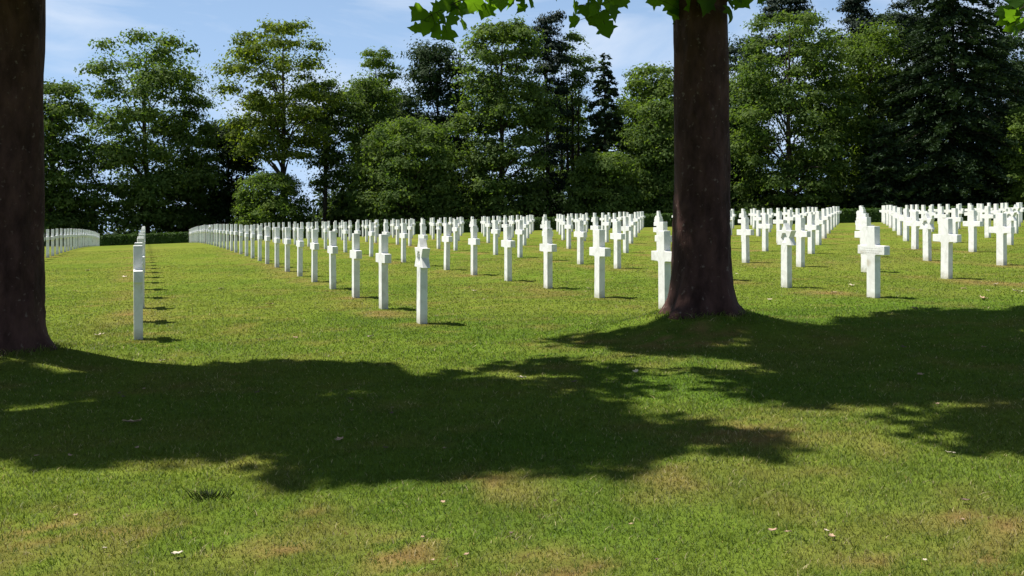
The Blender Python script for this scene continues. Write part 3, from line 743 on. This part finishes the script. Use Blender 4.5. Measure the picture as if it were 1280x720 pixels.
def inside(poly, x, y):
    c = np.zeros(len(x), bool); n = len(poly); j = n-1
    for i in range(n):
        xi, yi = poly[i]; xj, yj = poly[j]
        c ^= ((yi > y) != (yj > y)) & (x < (xj-xi)*(y-yi)/(yj-yi+1e-12)+xi); j = i
    return c
def ground_poly(pts): return [px2ground(px, py) if py > 290 else px2ground(px, 290) for px, py in pts]
SH_A = ground_poly([(-420, 470), (-60, 456), (30, 447), (80, 446), (150, 460), (230, 455), (330, 450), (420, 449), (500, 462), (580, 470), (650, 484), (700, 478), (760, 500), (840, 515), (930, 540), (1010, 560), (960, 582), (880, 578), (800, 588), (720, 592), (640, 592), (560, 602), (510, 604), (430, 606), (390, 600), (330, 596), (250, 600), (130, 600), (30, 592), (-120, 590), (-420, 600)])  # wanted shadow outlines on the lawn; the unseen crowns are shaped to cast them
SH_B = ground_poly([(650, 438), (720, 410), (770, 410), (835, 392), (905, 391), (960, 396), (990, 404), (1080, 390), (1180, 384), (1280, 380), (1560, 384), (1640, 430), (1560, 560), (1450, 605), (1330, 588), (1260, 566), (1190, 558), (1120, 548), (1060, 524), (1000, 508), (930, 502), (870, 484), (820, 468), (740, 456), (690, 448), (650, 446)])
SH_C = ground_poly([(560, 468), (640, 448), (730, 452), (830, 470), (800, 492), (720, 486), (640, 480)])
SHX = -SUNV[0]/SUNV[2]; SHY = -SUNV[1]/SUNV[2]
# hanging sprays at the top of the view: (px, py, size) per leaf
s1 = [(524, 16, 24), (521, 36, 18), (540, 26, 24), (533, 34, 22), (548, 12, 22), (556, 6, 20), (565, 4, 22), (556, 22, 22), (545, 40, 24), (559, 41, 24), (580, 30, 17), (572, 11, 22), (584, 10, 22), (592, 4, 24), (565, 24, 20), (607, 12, 24), (617, 8, 22), (600, 2, 24), (626, 3, 20), (640, 1, 20), (653, 9, 17), (664, 2, 18), (630, -8, 24), (610, -8, 24), (580, -6, 24), (651, -6, 22)]
s2 = [(719, 8, 20), (719, 27, 22), (733, 12, 26), (745, 8, 24), (741, 26, 26), (752, 22, 24), (758, 36, 22), (766, 14, 22), (762, 4, 24), (776, 1, 20), (752, -4, 24), (736, -6, 24), (768, -8, 22)]
s3 = [(818, -2, 24), (832, -3, 26), (846, 16, 28), (856, 24, 30), (841, 6, 26), (868, 8, 30), (876, -2, 28), (884, 4, 28), (858, 2, 28), (893, 2, 26), (915, 14, 24), (911, 2, 26), (926, 0, 24), (940, -3, 26), (951, -3, 20), (904, -6, 26), (920, -10, 26)]
s4 = [(1260, 14, 26), (1269, 30, 28), (1256, 25, 20), (1266, 20, 24), (1274, 16, 26), (1276, 6, 24), (1268, 2, 22), (1284, 22, 26), (1282, -6, 26), (1272, 38, 18), (1296, 8, 26)]
brs = np.random.default_rng(77)
S1X = s1 + [(brs.uniform(600, 800), brs.uniform(-95, -12), brs.uniform(18, 26)) for _ in range(90)]  # leaves added out of frame along the twig; their shadow dapples the lawn
S2X = s2 + [(brs.uniform(720, 830), brs.uniform(-110, -14), brs.uniform(18, 26)) for _ in range(50)]  # more unseen leaves added above this spray in the same way
SPRAY = np.array([px2at(q[0], q[1], yd) for L_, yd in ((s1, 9.6), (s4, 9.4)) for q in L_[::2]])
def crown_points(poly, tree, n_cl, per, hmin, hmax, rad, dome, dense=True):
    """leaf clumps of a crown: anywhere above the visible frame's top edge, within a dome round its own trunk"""
    bx = [p[0] for p in poly]; by = [p[1] for p in poly]; out_ = []; gz = float(ground(*tree))
    tries = 0
    while len(out_) < n_cl and tries < 60000:
        tries += 1
        sx, sy = R(min(bx), max(bx)), R(min(by), max(by))
        if not inside(poly, np.array([sx]), np.array([sy]))[0]: continue
        if dense and not inside(poly, sx+np.array([.25, -.25, 0, 0]), sy+np.array([0, 0, .28, -.28])).all(): continue
        if fbm(np.array([sx]), np.array([sy]), .8, 91, 2)[0] < .39: continue
        if dense and rng.random() < .45 and not inside(poly, sx+np.array([.7, -.7, 0, 0]), sy+np.array([0, 0, .75, -.75])).all(): continue
        h = R(hmin, hmax); x = sx - SHX*h; y = sy - SHY*h
        dd = math.hypot(x-tree[0], y-tree[1])/dome
        if h > hmin + (hmax-hmin)*max(.25, 1-.6*dd*dd): continue
        if h < EYE - gz + (HOR+8)/F_PX*(y+rad) + rad*1.35: continue
        rel = np.array([x, y, gz+h])-SPRAY; tt = rel@SUNV; dist = np.linalg.norm(rel-tt[:, None]*SUNV, axis=1)
        if dense and (dist < .72).any() and rng.random() < .97: continue  # gap shaped into the crown so sunlight reaches the hanging sprays
        out_.append((x, y, gz+h))
    C = np.array(out_)
    idx = np.repeat(np.arange(len(C)), per); m = len(idx)
    d = unit(rng.normal(size=(m, 3)))*(rng.random((m, 1))**.4)*rad
    return C, C[idx]+d*[1, 1, .8], d

def plane_tree(name, label, tree, r_mid, flare, height, poly, limbs, n_cl, seed, lean=(0, 0), sprays=(), slow=.05, thin=None):
    gz = float(ground(*tree)) - 0.02
    root = empty(name, (tree[0], tree[1], gz)); tag(root, label, 'tree', 'plane trees standing in the foreground')
    off = np.array([tree[0], tree[1], gz])
    C, P, d = crown_points(poly, tree, n_cl, 26, 3.5, 10.5, .45, 6.0)
    if thin is not None:                                   # sparse unseen clumps added to dapple the lawn between the two shadows
        C2, P2, d2 = crown_points(thin, tree, 26, 9, 3.6, 7.0, .36, 7.0, False)
        C = np.concatenate([C, C2]); P = np.concatenate([P, P2]); d = np.concatenate([d, d2])
    acc = trunk_mesh(tree, r_mid, flare, height, limbs, lean, seed, slow)
    sel = rng.permutation(len(C))[:60]
    for c in C[sel]:
        q = c-off; z0 = R(4.2, height-.2); p0 = np.array([0, 0, z0]); mid = (p0+q)/2+np.array([0, 0, .5])
        if z0 > q[2]+1.5: continue
        acc.add(*tube([p0, mid, q], [.035, .02, .006], 5))
    acc.build('trunk', M_PLANE_BARK, root)
    N = d*.6 + np.array([0, 0, .8]) + rng.normal(size=P.shape)*.45
    V, Fq = plane_leaves(P-off, N, R(.16, .25, len(P)))
    mesh_obj('crown', V, Fq, M_PLANE_LEAF, root)
    for pts, Yd, dirn, twig in sprays:
        P = np.array([px2at(px, py, Yd+R(-.3, .3)) for px, py, s in pts]); s = np.array([q[2] for q in pts])/F_PX*Yd
        n = len(P); N = np.stack([R(-.3, 1.0, n), R(-1.1, -.3, n), R(-.7, .4, n)], 1)
        al = np.tile(np.array(dirn, float), (n, 1))
        V, Fq = plane_leaves(P-off, N, s, al)
        ac = Acc(); tw = np.array([px2at(px, py, Yd+.05) for px, py in twig])-off
        kk = np.linspace(0, len(tw)-1, 30); tw = np.stack([np.interp(kk, np.arange(len(tw)), tw[:, q]) for q in range(3)], 1)
        ac.add(*tube(tw, np.linspace(.010, .003, len(tw)), 6))
        for p_ in P-off:
            k = np.argmin(np.linalg.norm(tw-p_, axis=1)); ac.add(*tube([tw[k], (tw[k]+p_)/2+[0, 0, .02], p_], [.003, .0025, .002], 4))
        sp = ac.build('leafy_branch', M_BARK, root)
        mesh_obj('foliage', V, Fq, M_PLANE_LEAF, sp)
    return root
plane_tree('plane_tree', 'nearest thick mottled tree trunk at the left edge of the photo', TREE_A, .325, .13, 9.2, SH_A,
           [(3.6, (1.5, -.6, 4.4), (3.6, -1.6, 5.2), .12), (4.0, (-1.2, -.8, 5.2), (-3, -1.6, 6), .12), (4.6, (.6, -1.4, 5.8), (2.4, -3.0, 6.2), .1), (5.2, (.9, -.3, 6.4), (2, -.9, 7.4), .1)], 520, 3, slow=.02)
plane_tree('plane_tree', 'central thick dark tree trunk rising from a shaded grassy mound', TREE_B, .300, .13, 9.6, SH_B,
           [(3.9, (1.4, -.4, 4.9), (3.4, -1.0, 5.8), .12), (4.3, (-.9, -.5, 5.6), (-1.7, -.9, 6.6), .12), (4.8, (-.4, 1.0, 6), (-1.5, 2.4, 6.9), .1), (5.0, (1.2, .8, 6.2), (3, 1.6, 7.2), .1), (4.4, (1.6, -1.8, 5), (2.6, -3.2, 5.0), .09)], 820, 8, (-.004, 0),
           [(S1X, 9.6, (-.6, 0, -.8), [(760, -70), (690, -34), (630, -14), (580, -2), (540, 18)]),
            (S2X, 9.8, (.2, 0, -1), [(790, -80), (765, -30), (750, -4), (752, 24)]),
            (s3, 11.6, (0, 0, -1), [(880, -60), (870, -30), (860, -6), (852, 14)]),
            (s4, 9.4, (-.9, 0, -.5), [(1330, -50), (1300, -10), (1280, 8), (1264, 20)])], thin=SH_C)

# ------------------------------------------------------------------ leaf litter and a dark tuft
def litter(px, py, size, label, mat, dark=False):
    x, y = px2ground(px, py); sc = size*.82/F_PX*y
    n = len(LOBES); V = [(0, 0, 0)]; curl = R(.5, 1.0)
    for (u, v) in LOBES:
        V.append((u*sc, v*sc*.75, sc*(curl*(u*u*.55 + v*v*.5)) + R(0, .08)*sc))
    Fq = [(0, 1+k, 1+(k+1) % n) for k in range(n)]
    o = mesh_obj('fallen_leaf', V, Fq, mat)
    o.location = (x, y, float(ground(x, y)) + .018); o.rotation_euler = (R(-.2, .2), R(-.2, .2), R(0, 6.28))
    sol = o.modifiers.new('thick', 'SOLIDIFY'); sol.thickness = .002
    tag(o, label, 'fallen leaf', 'dry leaves scattered on the lawn')
for a in ((124, 421, 13, 'pale dry leaf left of the nearest edge-on cross', 0), (337, 382, 12, 'pinkish dry leaf on the lawn right of the edge-on cross row', 1), (463, 423, 11, 'pale dry leaf left of the nearest star marker, below the row', 0),
          (369, 424, 9, 'small dry leaf on sunlit grass just above the left shadow', 1), (203, 453, 9, 'small pale leaf at the upper edge of the left shadow, right of the trunk', 0), (165, 531, 25, 'large curled brown leaf in the left shadow', 1),
          (424, 553, 13, 'reddish dry leaf in the middle of the left shadow', 1), (652, 475, 13, 'pale leaf between the two tree shadows', 0), (718, 480, 10, 'dark crumpled leaf beside the gap between the shadows', 2),
          (795, 467, 11, 'thin pale leaf in the shadow below the central mound', 0), (1150, 471, 13, 'thin tan leaf in the right shadow', 1), (1129, 436, 9, 'dark leaf in the right shadow, nearer the crosses', 2), (1230, 436, 9, 'small tan leaf in the right shadow near the photo edge', 1),
          (1188, 570, 13, 'pale curled leaf on sunlit grass below the right shadow', 0), (1207, 630, 13, 'dark crumpled leaf on sunlit grass at lower right', 2), (966, 668, 13, 'tan leaf on sunlit grass at bottom right of centre', 1), (1040, 675, 12, 'pinkish leaf at the bottom, left of the dry patches', 1),
          (1229, 375, 16, 'reddish tan leaf on the grass edge right of the front crosses', 1), (1064, 358, 11, 'whitish leaf just left of the foremost right cross', 0), (1043, 367, 9, 'tan leaf left of the foremost right cross, lower one', 1), (1244, 357, 10, 'pale leaf under the rightmost near cross', 0),
          (1272, 366, 14, 'pale pink leaf at the right photo edge', 0), (1204, 362, 8, 'small brown leaf below the broad-armed cross', 1), (1143, 387, 10, 'brown leaf on the upper edge of the right shadow', 2), (109, 339, 8, 'pale speck of leaf right of the left trunk, far up the lawn', 0), (155, 347, 8, 'pale leaf just left of the edge-on row', 0), (94, 365, 7, 'small tan leaf close to the left trunk', 1), (276, 362, 9, 'pale leaf in the lawn strip right of the edge-on row', 0), (1172, 508, 8, 'small reddish leaf deep in the right shadow', 1),
          (222, 697, 16, 'grey dry leaf at the bottom left', 0), (736, 362, 9, 'pale leaf beside the foot of a cross left of the central trunk', 0), (962, 376, 8, 'pale leaf on sunlit grass right of the central trunk', 0)):
    litter(a[0], a[1], a[2], a[3], (M_LITTER_PALE, M_LITTER, M_LITTER_DARK)[a[4]])
lr = np.random.default_rng(19)
for k in range(15):
    litter(lr.uniform(20, 1260), lr.uniform(620, 712), lr.uniform(5, 9), 'tiny dry scrap of leaf lying on the sunlit grass along the bottom of the photo', (M_LITTER, M_LITTER, M_LITTER_DARK, M_LITTER_PALE)[k % 4])
for k in range(14):
    litter(lr.uniform(560, 1270), lr.uniform(335, 384), lr.uniform(4, 7), 'tiny leaf scrap on sunlit lawn among the front crosses right of the star', (M_LITTER, M_LITTER_PALE)[k % 2])
for k in range(14):
    litter(lr.uniform(40, 600), lr.uniform(485, 575), lr.uniform(5, 9), 'tiny brown scrap of leaf within the left tree shadow', (M_LITTER, M_LITTER_DARK)[k % 2])
def tuft(px, py):
    x, y = px2ground(px, py); n = 130; V = []; Fq = []
    for k in range(n):
        an = R(0, 6.28); r0 = R(0, .07)*1.0; bx, by = math.cos(an)*r0*1.5, math.sin(an)*r0; h = R(.02, .05); w = .003; la = an+R(-.5, .5)
        b = len(V); V += [(bx-w, by, 0), (bx+w, by, 0), (bx+math.cos(la)*h*.9, by+math.sin(la)*h*.9, h)]; Fq.append((b, b+1, b+2))
    o = mesh_obj('weed_tuft', V, Fq, mat_leaf('weed_leaf', (0.008, 0.016, 0.004), (0.02, 0.034, 0.008), 0.1)); o.location = (x, y, float(ground(x, y))); tag(o, 'dark weedy tuft of grass at the lower edge of the left shadow', 'weed')
tuft(262, 622)
